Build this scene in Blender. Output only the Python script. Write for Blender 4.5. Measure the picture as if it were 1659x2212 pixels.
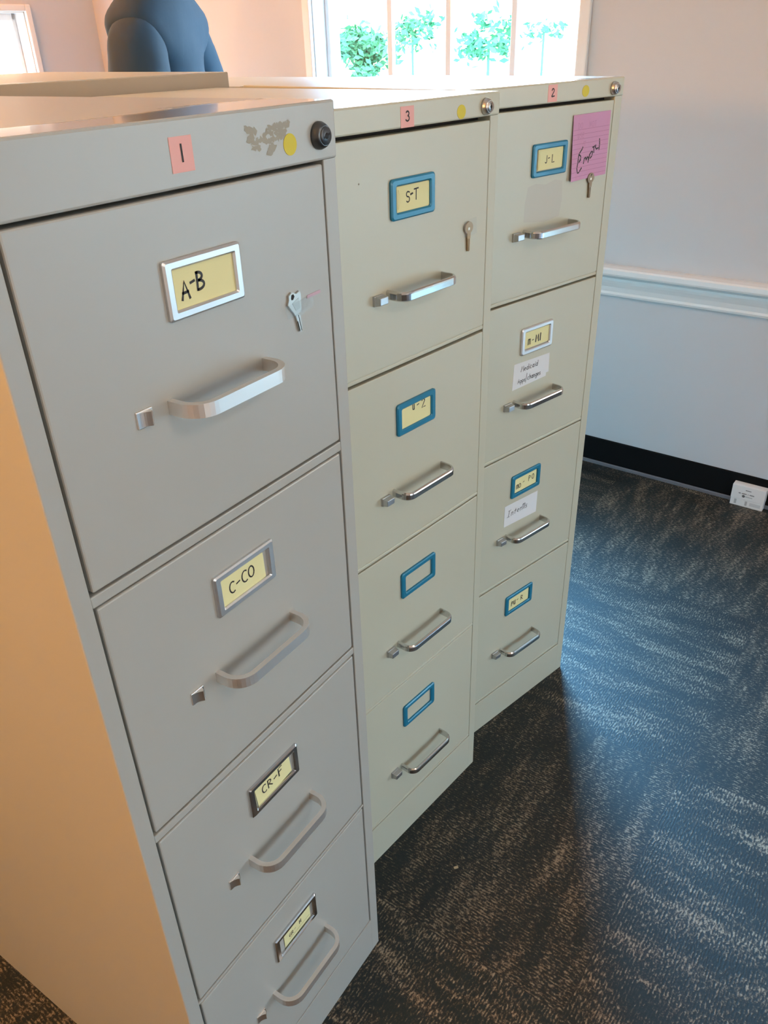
import bpy, bmesh, math, random
from mathutils import Vector, Matrix
random.seed(7)
for o in list(bpy.data.objects):
    bpy.data.objects.remove(o)
COL = bpy.context.scene.collection
SC = bpy.context.scene

# ------------------------------------------------------------------ camera
cam_d = bpy.data.cameras.new('camera')
cam = bpy.data.objects.new('camera', cam_d)
COL.objects.link(cam)
RR = ((0.55491106, -0.83139881, -0.02915006),
      (-0.43623804, -0.26097048, -0.86115665),
      (0.70835731, 0.49058172, -0.5075032))
Mw = Matrix(((RR[0][0], -RR[1][0], -RR[2][0]), (RR[0][1], -RR[1][1], -RR[2][1]), (RR[0][2], -RR[1][2], -RR[2][2]))).to_4x4()
Mw.translation = Vector((-0.28031, -0.50211, 1.36859))
cam.matrix_world = Mw
cam_d.sensor_fit = 'VERTICAL'
cam_d.sensor_height = 36.0
cam_d.lens = 36.0 * 1723.08 / 2212.0
cam_d.clip_start = 0.02
cam_d.clip_end = 200
SC.camera = cam

# ------------------------------------------------------------------ view and world
SC.view_settings.view_transform = 'Standard'
SC.view_settings.look = 'None'
SC.view_settings.gamma = 1.0
SC.view_settings.use_curve_mapping = False
SC.view_settings.exposure = -0.34
world = bpy.data.worlds.new('overcast_sky')
SC.world = world
world.use_nodes = True
_bg = world.node_tree.nodes['Background']
_wn, _wl = world.node_tree.nodes, world.node_tree.links
_tc = _wn.new('ShaderNodeTexCoord'); _sp = _wn.new('ShaderNodeSeparateXYZ'); _rp = _wn.new('ShaderNodeValToRGB')
_wl.new(_tc.outputs['Generated'], _sp.inputs[0]); _wl.new(_sp.outputs['Z'], _rp.inputs[0]); _wl.new(_rp.outputs[0], _bg.inputs[0])
_e = _rp.color_ramp.elements
_e[0].position = 0.0; _e[0].color = (0.52, 0.44, 0.35, 1)
_e[1].position = 0.62; _e[1].color = (0.36, 0.70, 1.0, 1)
_q = _e.new(0.06); _q.color = (0.56, 0.49, 0.40, 1)
_q = _e.new(0.28); _q.color = (0.42, 0.74, 1.0, 1)
_bg.inputs[1].default_value = 20.0
# the hazy bright part of the sky around the veiled sun
GLOW_AZ, GLOW_EL, GLOW_W, GLOW_H, GLOW = math.radians(52), 0.50, 0.58, 0.40, 195.0
def _vdot(vec):
    n = _wn.new('ShaderNodeVectorMath'); n.operation = 'DOT_PRODUCT'; n.inputs[1].default_value = vec
    _wl.new(_tc.outputs['Generated'], n.inputs[0]); return n.outputs['Value']
def _m(op, a, b=0.0):
    n = _wn.new('ShaderNodeMath'); n.operation = op
    for k, v in enumerate((a, b)):
        if isinstance(v, (int, float)): n.inputs[k].default_value = v
        else: _wl.new(v, n.inputs[k])
    return n.outputs[0]
_p = _m('DIVIDE', _vdot((-math.sin(GLOW_AZ), math.cos(GLOW_AZ), 0)), GLOW_W)
_h = _m('DIVIDE', _m('SUBTRACT', _vdot((0, 0, 1)), GLOW_EL), GLOW_H)
_r2 = _m('SQRT', _m('ADD', _m('MULTIPLY', _p, _p), _m('MULTIPLY', _h, _h)))
_mr = _wn.new('ShaderNodeMapRange'); _mr.interpolation_type = 'SMOOTHSTEP'
_mr.inputs[1].default_value = 1.0; _mr.inputs[2].default_value = 0.35; _mr.inputs[3].default_value = 0.0; _mr.inputs[4].default_value = GLOW
_wl.new(_r2, _mr.inputs[0])
_fw = _m('GREATER_THAN', _vdot((math.cos(GLOW_AZ), math.sin(GLOW_AZ), 0)), 0.0)
_gl = _m('MULTIPLY', _mr.outputs[0], _fw)
_b2 = _wn.new('ShaderNodeBackground'); _b2.inputs[0].default_value = (0.18, 0.56, 1.0, 1); _wl.new(_gl, _b2.inputs[1])
_ad = _wn.new('ShaderNodeAddShader'); _wl.new(_bg.outputs[0], _ad.inputs[0]); _wl.new(_b2.outputs[0], _ad.inputs[1])
_wl.new(_ad.outputs[0], _wn['World Output'].inputs[0])

# frame of the room: s runs along the right wall, r is the distance outward through it
WX, WA = 2.3215, -0.0535
def W(s, r, z):
    return (WX - s * math.sin(WA) + r * math.cos(WA), s * math.cos(WA) + r * math.sin(WA), z)

def area(name, loc, target, sx, sy, power, color, portal=False):
    l = bpy.data.lights.new(name, 'AREA')
    l.shape = 'RECTANGLE'; l.size = sx; l.size_y = sy; l.energy = power; l.color = color
    if portal:
        l.cycles.is_portal = True
    o = bpy.data.objects.new(name, l)
    COL.objects.link(o)
    o.location = loc
    o.rotation_euler = (Vector(target) - Vector(loc)).to_track_quat('-Z', 'Y').to_euler()
    return o

S_FAR, S_FRONT, R_LEFT, H_CEIL = 2.88, -3.6, -5.2, 2.60
WIN1 = (0.553, 1.603, 0.76, 1.98)      # s0, s1, z0, z1 on the right wall
WIN3 = (-3.3, -2.1, 0.75, 2.2)         # r range of a window added behind the camera to light the fronts
WIN2 = (-1.45, -0.345, 0.75, 1.52)     # r range on the far wall
WIN4 = (-3.4, -1.45, 0.10, 1.60)        # s range of a light-giving window added to the right wall, out of frame
area('portal_right', W((WIN1[0] + WIN1[1]) / 2, 0.13, (WIN1[2] + WIN1[3]) / 2), W((WIN1[0] + WIN1[1]) / 2, -1, (WIN1[2] + WIN1[3]) / 2), WIN1[1] - WIN1[0], WIN1[3] - WIN1[2], 1, (1, 1, 1), True)
area('portal_right_near', W((WIN4[0] + WIN4[1]) / 2, 0.13, (WIN4[2] + WIN4[3]) / 2), W((WIN4[0] + WIN4[1]) / 2, -1, (WIN4[2] + WIN4[3]) / 2), WIN4[1] - WIN4[0], WIN4[3] - WIN4[2], 1, (1, 1, 1), True)
area('portal_front', W(S_FRONT - 0.13, (WIN3[0] + WIN3[1]) / 2, (WIN3[2] + WIN3[3]) / 2), W(0, (WIN3[0] + WIN3[1]) / 2, (WIN3[2] + WIN3[3]) / 2), WIN3[1] - WIN3[0], WIN3[3] - WIN3[2], 1, (1, 1, 1), True)
area('portal_far', W(S_FAR + 0.13, (WIN2[0] + WIN2[1]) / 2, (WIN2[2] + WIN2[3]) / 2), W(0, (WIN2[0] + WIN2[1]) / 2, (WIN2[2] + WIN2[3]) / 2), WIN2[1] - WIN2[0], WIN2[3] - WIN2[2], 1, (1, 1, 1), True)
# ceiling lamps added out of view to light walls and fronts (fixtures are built further down)
WARM = (1.0, 0.47, 0.13)
LAMPS = [((0.95, 2.45), 50, (1.0, 0.34, 0.05)), ((0.3, -1.9), 13, (1.0, 0.93, 0.84))]
for i, ((lx, ly), pw, lc) in enumerate(LAMPS):
    area('added_ceiling_light', (lx, ly, H_CEIL - 0.115), (lx, ly, 0), 0.42, 0.42, pw, lc)

# ------------------------------------------------------------------ materials
def mat(name):
    m = bpy.data.materials.new(name); m.use_nodes = True
    nt = m.node_tree
    return m, nt, nt.nodes['Principled BSDF'], nt.nodes, nt.links
def simple(name, col, rough=0.5, metal=0.0, spec=0.5, coat=0.0, bump=0.0, bscale=300.0):
    m, nt, p, N, L = mat(name)
    p.inputs['Base Color'].default_value = (*col, 1)
    p.inputs['Roughness'].default_value = rough
    p.inputs['Metallic'].default_value = metal
    p.inputs['Specular IOR Level'].default_value = spec
    p.inputs['Coat Weight'].default_value = coat
    if bump:
        tc = N.new('ShaderNodeTexCoord'); no = N.new('ShaderNodeTexNoise'); b = N.new('ShaderNodeBump')
        no.inputs['Scale'].default_value = bscale
        b.inputs['Strength'].default_value = bump; b.inputs['Distance'].default_value = 0.001
        L.new(tc.outputs['Object'], no.inputs['Vector']); L.new(no.outputs['Fac'], b.inputs['Height']); L.new(b.outputs[0], p.inputs['Normal'])
    return m
def painted_metal(name, col, rough):
    m, nt, p, N, L = mat(name)
    tc = N.new('ShaderNodeTexCoord')
    n1 = N.new('ShaderNodeTexNoise'); n1.inputs['Scale'].default_value = 3.0; n1.inputs['Detail'].default_value = 4
    n2 = N.new('ShaderNodeTexNoise'); n2.inputs['Scale'].default_value = 5.0; n2.inputs['Detail'].default_value = 3
    L.new(tc.outputs['Object'], n1.inputs['Vector']); L.new(tc.outputs['Object'], n2.inputs['Vector'])
    r = N.new('ShaderNodeValToRGB')
    r.color_ramp.elements[0].position = 0.3; r.color_ramp.elements[1].position = 0.7
    r.color_ramp.elements[0].color = (*[c * 0.985 for c in col], 1); r.color_ramp.elements[1].color = (*[min(1, c * 1.01) for c in col], 1)
    L.new(n1.outputs['Fac'], r.inputs[0]); L.new(r.outputs[0], p.inputs['Base Color'])
    mr = N.new('ShaderNodeMapRange'); mr.inputs[3].default_value = rough - 0.01; mr.inputs[4].default_value = rough + 0.02
    L.new(n2.outputs['Fac'], mr.inputs[0]); L.new(mr.outputs[0], p.inputs['Roughness'])
    n3 = N.new('ShaderNodeTexNoise'); n3.inputs['Scale'].default_value = 9.0
    L.new(tc.outputs['Object'], n3.inputs['Vector'])
    b = N.new('ShaderNodeBump'); b.inputs['Strength'].default_value = 0.05; b.inputs['Distance'].default_value = 0.002
    L.new(n3.outputs['Fac'], b.inputs['Height']); L.new(b.outputs[0], p.inputs['Normal'])
    return m
def worn_top(name, col, gloss=0.09, dull=0.38, edge=0.07):
    """smooth paint whose dusty, worn area starts a hand's breadth behind the front edge"""
    m, nt, p, N, L = mat(name)
    tc = N.new('ShaderNodeTexCoord'); sep = N.new('ShaderNodeSeparateXYZ')
    L.new(tc.outputs['Object'], sep.inputs[0])
    mp = N.new('ShaderNodeMapping'); mp.inputs['Scale'].default_value = (5, 16, 1)
    L.new(tc.outputs['Object'], mp.inputs['Vector'])
    n = N.new('ShaderNodeTexNoise'); n.inputs['Scale'].default_value = 1.0; n.inputs['Detail'].default_value = 5
    L.new(mp.outputs[0], n.inputs['Vector'])
    a = N.new('ShaderNodeMath'); a.operation = 'MULTIPLY_ADD'; a.inputs[1].default_value = 0.16; L.new(n.outputs['Fac'], a.inputs[0]); L.new(sep.outputs['Y'], a.inputs[2])
    mr = N.new('ShaderNodeMapRange'); mr.inputs[1].default_value = edge + 0.07; mr.inputs[2].default_value = edge + 0.095
    L.new(a.outputs[0], mr.inputs[0])
    rr = N.new('ShaderNodeMapRange'); rr.inputs[3].default_value = gloss; rr.inputs[4].default_value = dull
    L.new(mr.outputs[0], rr.inputs[0]); L.new(rr.outputs[0], p.inputs['Roughness'])
    mix = N.new('ShaderNodeMix'); mix.data_type = 'RGBA'
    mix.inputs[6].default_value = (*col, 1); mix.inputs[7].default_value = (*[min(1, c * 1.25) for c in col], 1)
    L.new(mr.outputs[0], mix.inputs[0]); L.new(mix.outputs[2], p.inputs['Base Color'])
    p.inputs['Specular IOR Level'].default_value = 0.75
    return m

GREY = (0.400, 0.402, 0.372)
BEIGE = (0.505, 0.497, 0.392)
M_grey = painted_metal('grey_enamel', GREY, 0.34)
M_beige = painted_metal('beige_enamel', BEIGE, 0.36)
M_tan = painted_metal('taupe_enamel', (0.40, 0.37, 0.31), 0.35)
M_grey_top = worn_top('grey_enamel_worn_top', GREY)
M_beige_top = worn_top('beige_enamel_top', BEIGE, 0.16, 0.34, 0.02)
M_dark = simple('black_parts_and_shade', (0.012, 0.012, 0.013), 0.8)  # black; on cabinet bodies it paints the shade inside the gaps
M_brushed = simple('brushed_nickel', (0.84, 0.82, 0.80), 0.46, 1.0)
M_chrome = simple('polished_chrome', (0.62, 0.62, 0.62), 0.16, 1.0)
M_steelframe = simple('satin_steel', (0.66, 0.66, 0.67), 0.44, 1.0)
M_dimchrome = simple('dim_reflection_chrome', (0.62, 0.62, 0.63), 0.12, 1.0)  # same chrome as the satin holders, a copy for those with dark reflections
M_latch = simple('nickel_latch', (0.90, 0.86, 0.83), 0.3, 1.0)
M_satin = simple('satin_chrome', (0.52, 0.53, 0.55), 0.40, 1.0)
M_blue = simple('blue_metallic_lacquer', (0.008, 0.18, 0.31), 0.38, 0.10, 0.5, 0.2)
M_lockdark = simple('dark_lock_metal', (0.10, 0.11, 0.12), 0.35, 0.9)
M_locksilver = simple('silver_lock_metal', (0.55, 0.53, 0.52), 0.28, 1.0)
M_yellowcard = simple('yellow_card', (0.74, 0.70, 0.37), 0.85)
M_dot = simple('yellow_dot_sticker', (0.62, 0.50, 0.03), 0.6)
M_pink = simple('pink_paper', (0.80, 0.42, 0.38), 0.8)
M_mauve = simple('mauve_paper', (0.60, 0.30, 0.46), 0.8)
M_mauveline = simple('ruled_line_ink', (0.42, 0.19, 0.30), 0.8)
M_faint = simple('pencil', (0.44, 0.22, 0.33), 0.8)
M_white = simple('white_paper', (0.68, 0.70, 0.72), 0.8)
M_ink = simple('black_marker', (0.02, 0.018, 0.02), 0.6)
M_residue = simple('glue_residue', (0.335, 0.315, 0.255), 0.7)
M_residue2 = simple('faint_glue_residue', (0.470, 0.445, 0.362), 0.38)
M_pinktape = simple('pink_tape', (0.52, 0.36, 0.42), 0.6)
M_nickelkey = simple('nickel_key', (0.50, 0.49, 0.46), 0.45, 1.0)
M_brasskey = simple('brass_key', (0.36, 0.235, 0.13), 0.5, 0.9)
M_taupekey = simple('tarnished_brass_key', (0.26, 0.18, 0.12), 0.5, 0.8)
M_cardboard = simple('white_carton', (0.80, 0.80, 0.80), 0.6)
M_print = simple('carton_print', (0.12, 0.12, 0.13), 0.7)
M_printlt = simple('carton_print_light', (0.45, 0.46, 0.47), 0.7)
M_scrap = simple('tan_scrap', (0.42, 0.33, 0.20), 0.8)
M_white_trim = simple('white_gloss_trim', (0.80, 0.82, 0.84), 0.3, coat=0.3)
M_baseb = simple('black_base', (0.008, 0.009, 0.010), 0.8, spec=0.04)
M_toe = simple('grey_toe_strip', (0.16, 0.16, 0.18), 0.5)
M_ceil = simple('ceiling_white', (0.75, 0.75, 0.73), 0.9)
M_shirt = simple('navy_cotton', (0.020, 0.052, 0.090), 0.8, bump=0.3, bscale=60)
M_trouser = simple('dark_trousers', (0.03, 0.03, 0.035), 0.85)
M_skin = simple('skin', (0.45, 0.27, 0.19), 0.5)
M_hair = simple('dark_hair', (0.03, 0.02, 0.015), 0.6)
M_shoe = simple('black_leather', (0.015, 0.015, 0.015), 0.4)
M_bark = simple('bark', (0.12, 0.08, 0.05), 0.9)
M_concrete = simple('weathered_concrete', (0.34, 0.31, 0.26), 0.9)
M_leaf = simple('pale_green_leaves', (0.085, 0.27, 0.12), 0.6)
M_film = None
def film():
    m, nt, p, N, L = mat('clear_tape')
    out = N['Material Output']; t = N.new('ShaderNodeBsdfTransparent'); g = N.new('ShaderNodeBsdfGlossy'); mx = N.new('ShaderNodeMixShader')
    g.inputs['Roughness'].default_value = 0.25; mx.inputs[0].default_value = 0.035
    t.inputs[0].default_value = (0.97, 0.97, 0.97, 1)
    L.new(t.outputs[0], mx.inputs[1]); L.new(g.outputs[0], mx.inputs[2]); L.new(mx.outputs[0], out.inputs[0])
    return m
M_film = film()
def glass():
    m, nt, p, N, L = mat('window_glass')
    out = N['Material Output']; t = N.new('ShaderNodeBsdfTransparent'); g = N.new('ShaderNodeBsdfGlossy'); mx = N.new('ShaderNodeMixShader')
    g.inputs['Roughness'].default_value = 0.0; mx.inputs[0].default_value = 0.04
    L.new(t.outputs[0], mx.inputs[1]); L.new(g.outputs[0], mx.inputs[2]); L.new(mx.outputs[0], out.inputs[0])
    return m
M_glass = glass()
def wallmat():
    m, nt, p, N, L = mat('beige_wall_paint')
    p.inputs['Base Color'].default_value = (0.585, 0.60, 0.63, 1); p.inputs['Roughness'].default_value = 0.75
    tc = N.new('ShaderNodeTexCoord'); n = N.new('ShaderNodeTexNoise'); n.inputs['Scale'].default_value = 180
    b = N.new('ShaderNodeBump'); b.inputs['Strength'].default_value = 0.06; b.inputs['Distance'].default_value = 0.002
    L.new(tc.outputs['Object'], n.inputs['Vector']); L.new(n.outputs['Fac'], b.inputs['Height']); L.new(b.outputs[0], p.inputs['Normal'])
    return m
M_wall = wallmat()
def emis(name, col, s):
    m, nt, p, N, L = mat(name)
    p.inputs['Emission Color'].default_value = (*col, 1); p.inputs['Emission Strength'].default_value = s
    return m
M_lampglow = emis('lamp_diffuser', WARM, 6.0)

def carpet():
    m, nt, p, N, L = mat('patterned_carpet_tiles')
    T = 0.61
    def math_(op, a, b=None, c=None):
        n = N.new('ShaderNodeMath'); n.operation = op
        for i, v in enumerate((a, b, c)):
            if v is None: continue
            if isinstance(v, (int, float)): n.inputs[i].default_value = v
            else: L.new(v, n.inputs[i])
        return n.outputs[0]
    tc = N.new('ShaderNodeTexCoord')
    mp = N.new('ShaderNodeMapping'); mp.inputs['Rotation'].default_value = (0, 0, 0.033); mp.inputs['Location'].default_value = (-1.67, 0.305, 0)
    L.new(tc.outputs['Object'], mp.inputs['Vector'])
    sp = N.new('ShaderNodeSeparateXYZ'); L.new(mp.outputs[0], sp.inputs[0])
    x, y = sp.outputs['X'], sp.outputs['Y']
    ix = math_('FLOOR', math_('DIVIDE', x, T)); iy = math_('FLOOR', math_('DIVIDE', y, T))
    par = math_('MODULO', math_('ABSOLUTE', math_('ADD', ix, iy)), 2.0)
    def mixv(a, b):
        return math_('ADD', math_('MULTIPLY', a, math_('SUBTRACT', 1.0, par)), math_('MULTIPLY', b, par))
    u, v = mixv(x, y), mixv(y, x)
    # whole bands of streaks
    cu = N.new('ShaderNodeCombineXYZ'); L.new(math_('MULTIPLY', u, 6.0), cu.inputs[0]); L.new(math_('MULTIPLY', v, 25.0), cu.inputs[1]); L.new(math_('ADD', math_('MULTIPLY', ix, 3.7), math_('MULTIPLY', iy, 7.3)), cu.inputs[2])
    n1 = N.new('ShaderNodeTexNoise'); n1.inputs['Scale'].default_value = 1.0; n1.inputs['Detail'].default_value = 4; n1.inputs['Roughness'].default_value = 0.6
    L.new(cu.outputs[0], n1.inputs['Vector'])
    cf = N.new('ShaderNodeCombineXYZ'); L.new(math_('MULTIPLY', u, 260.0), cf.inputs[0]); L.new(math_('MULTIPLY', v, 105.0), cf.inputs[1])
    n2 = N.new('ShaderNodeTexNoise'); n2.inputs['Scale'].default_value = 1.0; n2.inputs['Detail'].default_value = 2
    L.new(cf.outputs[0], n2.inputs['Vector'])
    n3 = N.new('ShaderNodeTexNoise'); n3.inputs['Scale'].default_value = 330.0; n3.inputs['Detail'].default_value = 2
    L.new(mp.outputs[0], n3.inputs['Vector'])
    fleck = math_('ADD', math_('MULTIPLY', n2.outputs['Fac'], 0.65), math_('MULTIPLY', n3.outputs['Fac'], 0.35))
    ribs = math_('MULTIPLY', math_('SINE', math_('MULTIPLY', u, 1150.0)), 0.035)
    fleck = math_('ADD', fleck, ribs)
    s = math_('ADD', fleck, math_('MULTIPLY', math_('SUBTRACT', n1.outputs['Fac'], 0.5), 0.50))
    r = N.new('ShaderNodeValToRGB')
    e = r.color_ramp.elements
    e[0].position = 0.43; e[0].color = (0.004, 0.010, 0.011, 1)
    e[1].position = 0.67; e[1].color = (0.22, 0.175, 0.12, 1)
    a = e.new(0.50); a.color = (0.010, 0.012, 0.011, 1)
    b_ = e.new(0.56); b_.color = (0.052, 0.040, 0.028, 1)
    L.new(s, r.inputs[0])
    # tile seams
    fx = math_('ABSOLUTE', math_('SUBTRACT', math_('FRACT', math_('DIVIDE', x, T)), 0.5)); fy = math_('ABSOLUTE', math_('SUBTRACT', math_('FRACT', math_('DIVIDE', y, T)), 0.5))
    seam = math_('GREATER_THAN', math_('MAXIMUM', fx, fy), 0.4975)
    mx = N.new('ShaderNodeMix'); mx.data_type = 'RGBA'; L.new(math_('MULTIPLY', seam, 0.5), mx.inputs[0]); L.new(r.outputs[0], mx.inputs[6]); mx.inputs[7].default_value = (0.008, 0.01, 0.012, 1)
    wn = N.new('ShaderNodeTexWhiteNoise'); wn.noise_dimensions = '2D'
    ci = N.new('ShaderNodeCombineXYZ'); L.new(ix, ci.inputs[0]); L.new(iy, ci.inputs[1]); L.new(ci.outputs[0], wn.inputs['Vector'])
    sc_ = N.new('ShaderNodeVectorMath'); sc_.operation = 'SCALE'; L.new(mx.outputs[2], sc_.inputs[0]); L.new(math_('ADD', math_('MULTIPLY', wn.outputs['Value'], 0.5), 0.75), sc_.inputs['Scale'])
    L.new(sc_.outputs[0], p.inputs['Base Color'])
    rg = N.new('ShaderNodeMapRange'); rg.inputs[1].default_value = 0.4; rg.inputs[2].default_value = 0.65; rg.inputs[3].default_value = 0.62; rg.inputs[4].default_value = 0.50
    L.new(fleck, rg.inputs[0]); L.new(rg.outputs[0], p.inputs['Roughness'])
    p.inputs['Specular IOR Level'].default_value = 0.45
    bp = N.new('ShaderNodeBump'); bp.inputs['Strength'].default_value = 0.35; bp.inputs['Distance'].default_value = 0.003
    L.new(fleck, bp.inputs['Height']); L.new(bp.outputs[0], p.inputs['Normal'])
    return m
M_carpet = carpet()

# ------------------------------------------------------------------ mesh helpers
class MB:
    def __init__(self): self.bm = bmesh.new()
    def _merge(self, b, mi, smooth=False):
        for f in b.faces: f.material_index = mi; f.smooth = smooth
        me = bpy.data.meshes.new('tmp'); b.to_mesh(me); b.free(); self.bm.from_mesh(me); bpy.data.meshes.remove(me)
    def box(self, x0, x1, y0, y1, z0, z1, bev=0.0, mi=0, seg=2, fn=None, sel=None):
        b = bmesh.new(); bmesh.ops.create_cube(b, size=1.0)
        for v in b.verts:
            v.co = Vector(((x0 + x1) / 2 + v.co.x * (x1 - x0), (y0 + y1) / 2 + v.co.y * (y1 - y0), (z0 + z1) / 2 + v.co.z * (z1 - z0)))
        if bev: bmesh.ops.bevel(b, geom=[e for e in b.edges if sel is None or sel((e.verts[0].co + e.verts[1].co) / 2)], offset=bev, segments=seg, affect='EDGES', profile=0.5)
        if fn:
            for v in b.verts: v.co = Vector(fn(v.co.x, v.co.y, v.co.z))
        bmesh.ops.recalc_face_normals(b, faces=b.faces[:])
        self._merge(b, mi); return self
    def prism(self, pts, y0, y1, mi=0, bev=0.0):      # outline in x-z, extruded along y
        b = bmesh.new(); v0 = [b.verts.new((x, y0, z)) for x, z in pts]; v1 = [b.verts.new((x, y1, z)) for x, z in pts]
        n = len(pts)
        ff = b.faces.new(v0); b.faces.new(v1[::-1])
        for i in range(n): b.faces.new((v0[i], v1[i], v1[(i + 1) % n], v0[(i + 1) % n]))
        bmesh.ops.recalc_face_normals(b, faces=b.faces[:])
        if bev: bmesh.ops.bevel(b, geom=list(ff.edges), offset=bev, segments=2, affect='EDGES')
        self._merge(b, mi); return self
    def ring(self, outer, inner, y0, y1, mi=0, lip=0.0):   # frame between two outlines with equal point count
        b = bmesh.new(); n = len(outer)
        def sh(p, q, t): return (p[0] + (q[0] - p[0]) * t, p[1] + (q[1] - p[1]) * t)
        loops = [[(x, y1, z) for x, z in outer], [(x, y0 + (y1 - y0) * 0.35, z) for x, z in outer],
                 [(*(lambda q: (q[0], y0, q[1]))(sh(o, i, 0.22)),) for o, i in zip(outer, inner)],
                 [(*(lambda q: (q[0], y0, q[1]))(sh(o, i, 0.80)),) for o, i in zip(outer, inner)],
                 [(x, y0 + (y1 - y0) * 0.35, z) for x, z in inner], [(x, y1, z) for x, z in inner]]
        V = [[b.verts.new(c) for c in lp] for lp in loops]
        for a, c in zip(V, V[1:] + V[:1]):
            for i in range(n): b.faces.new((a[i], a[(i + 1) % n], c[(i + 1) % n], c[i]))
        bmesh.ops.recalc_face_normals(b, faces=b.faces[:])
        self._merge(b, mi); return self
    def sweep(self, path, sec, zc, mi=0, smooth=True):     # path in x-y, section (n, z)
        b = bmesh.new(); rings = []
        P = [Vector(p) for p in path]
        for i, p in enumerate(P):
            t = (P[min(i + 1, len(P) - 1)] - P[max(i - 1, 0)]).normalized(); nn = Vector((t.y, -t.x))
            rings.append([b.verts.new((p.x + nn.x * a, p.y + nn.y * a, zc + z)) for a, z in sec])
        m = len(sec)
        for r0, r1 in zip(rings, rings[1:]):
            for i in range(m): b.faces.new((r0[i], r0[(i + 1) % m], r1[(i + 1) % m], r1[i]))
        b.faces.new(rings[0]); b.faces.new(rings[-1][::-1])
        bmesh.ops.recalc_face_normals(b, faces=b.faces[:])
        self._merge(b, mi, smooth); return self
    def lathe(self, prof, cx, cz, mi=0, n=36, y0=0.0):     # profile (radius, y), axis along y
        b = bmesh.new(); rings = []
        for r, y in prof:
            rings.append([b.verts.new((cx + r * math.cos(2 * math.pi * k / n), y0 + y, cz + r * math.sin(2 * math.pi * k / n))) for k in range(n)])
        for a, c in zip(rings, rings[1:]):
            for i in range(n): b.faces.new((a[i], a[(i + 1) % n], c[(i + 1) % n], c[i]))
        b.faces.new(rings[-1]); b.faces.new(rings[0][::-1])
        bmesh.ops.recalc_face_normals(b, faces=b.faces[:])
        self._merge(b, mi, True); return self
    def stroke(self, pts, w, y, mi=1):                     # an ink line in the x-z plane
        b = bmesh.new(); P = [Vector(p) for p in pts]
        if len(P) < 2: return self
        vs = []
        for i, p in enumerate(P):
            t = (P[min(i + 1, len(P) - 1)] - P[max(i - 1, 0)])
            t = t.normalized() if t.length > 1e-9 else Vector((1, 0))
            n = Vector((-t.y, t.x)) * w / 2
            e = t * (w * 0.4 if i == len(P) - 1 else (-w * 0.4 if i == 0 else 0))
            vs.append((b.verts.new((p.x + n.x + e.x, y, p.y + n.y + e.y)), b.verts.new((p.x - n.x + e.x, y, p.y - n.y + e.y))))
        for a, c in zip(vs, vs[1:]): b.faces.new((a[0], a[1], c[1], c[0]))
        self._merge(b, mi); return self
    def poly(self, pts, mi=0):
        b = bmesh.new(); b.faces.new([b.verts.new(p) for p in pts]); self._merge(b, mi); return self
    def obj(self, name, mats, parent=None, bake=None):
        me = bpy.data.meshes.new(name)
        if bake: bmesh.ops.transform(self.bm, matrix=bake, verts=self.bm.verts)
        self.bm.to_mesh(me); self.bm.free()
        for m in (mats if isinstance(mats, (list, tuple)) else [mats]): me.materials.append(m)
        o = bpy.data.objects.new(name, me); COL.objects.link(o)
        if parent: o.parent = parent
        return o
def rrect(x0, x1, z0, z1, r, n=5):
    out = []
    for cx, cz, a0 in ((x1 - r, z1 - r, 0), (x0 + r, z1 - r, 90), (x0 + r, z0 + r, 180), (x1 - r, z0 + r, 270)):
        for k in range(n + 1):
            a = math.radians(a0 + 90 * k / n); out.append((cx + r * math.cos(a), cz + r * math.sin(a)))
    return out
def tag(o, label=None, cat=None, group=None, kind=None):
    if label: o['label'] = label
    if cat: o['category'] = cat
    if group: o['group'] = group
    if kind: o['kind'] = kind
    return o
def empty(name, loc, rz=0.0):
    o = bpy.data.objects.new(name, None); COL.objects.link(o); o.location = loc; o.rotation_euler = (0, 0, rz); o.empty_display_size = 0.1
    return o

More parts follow.
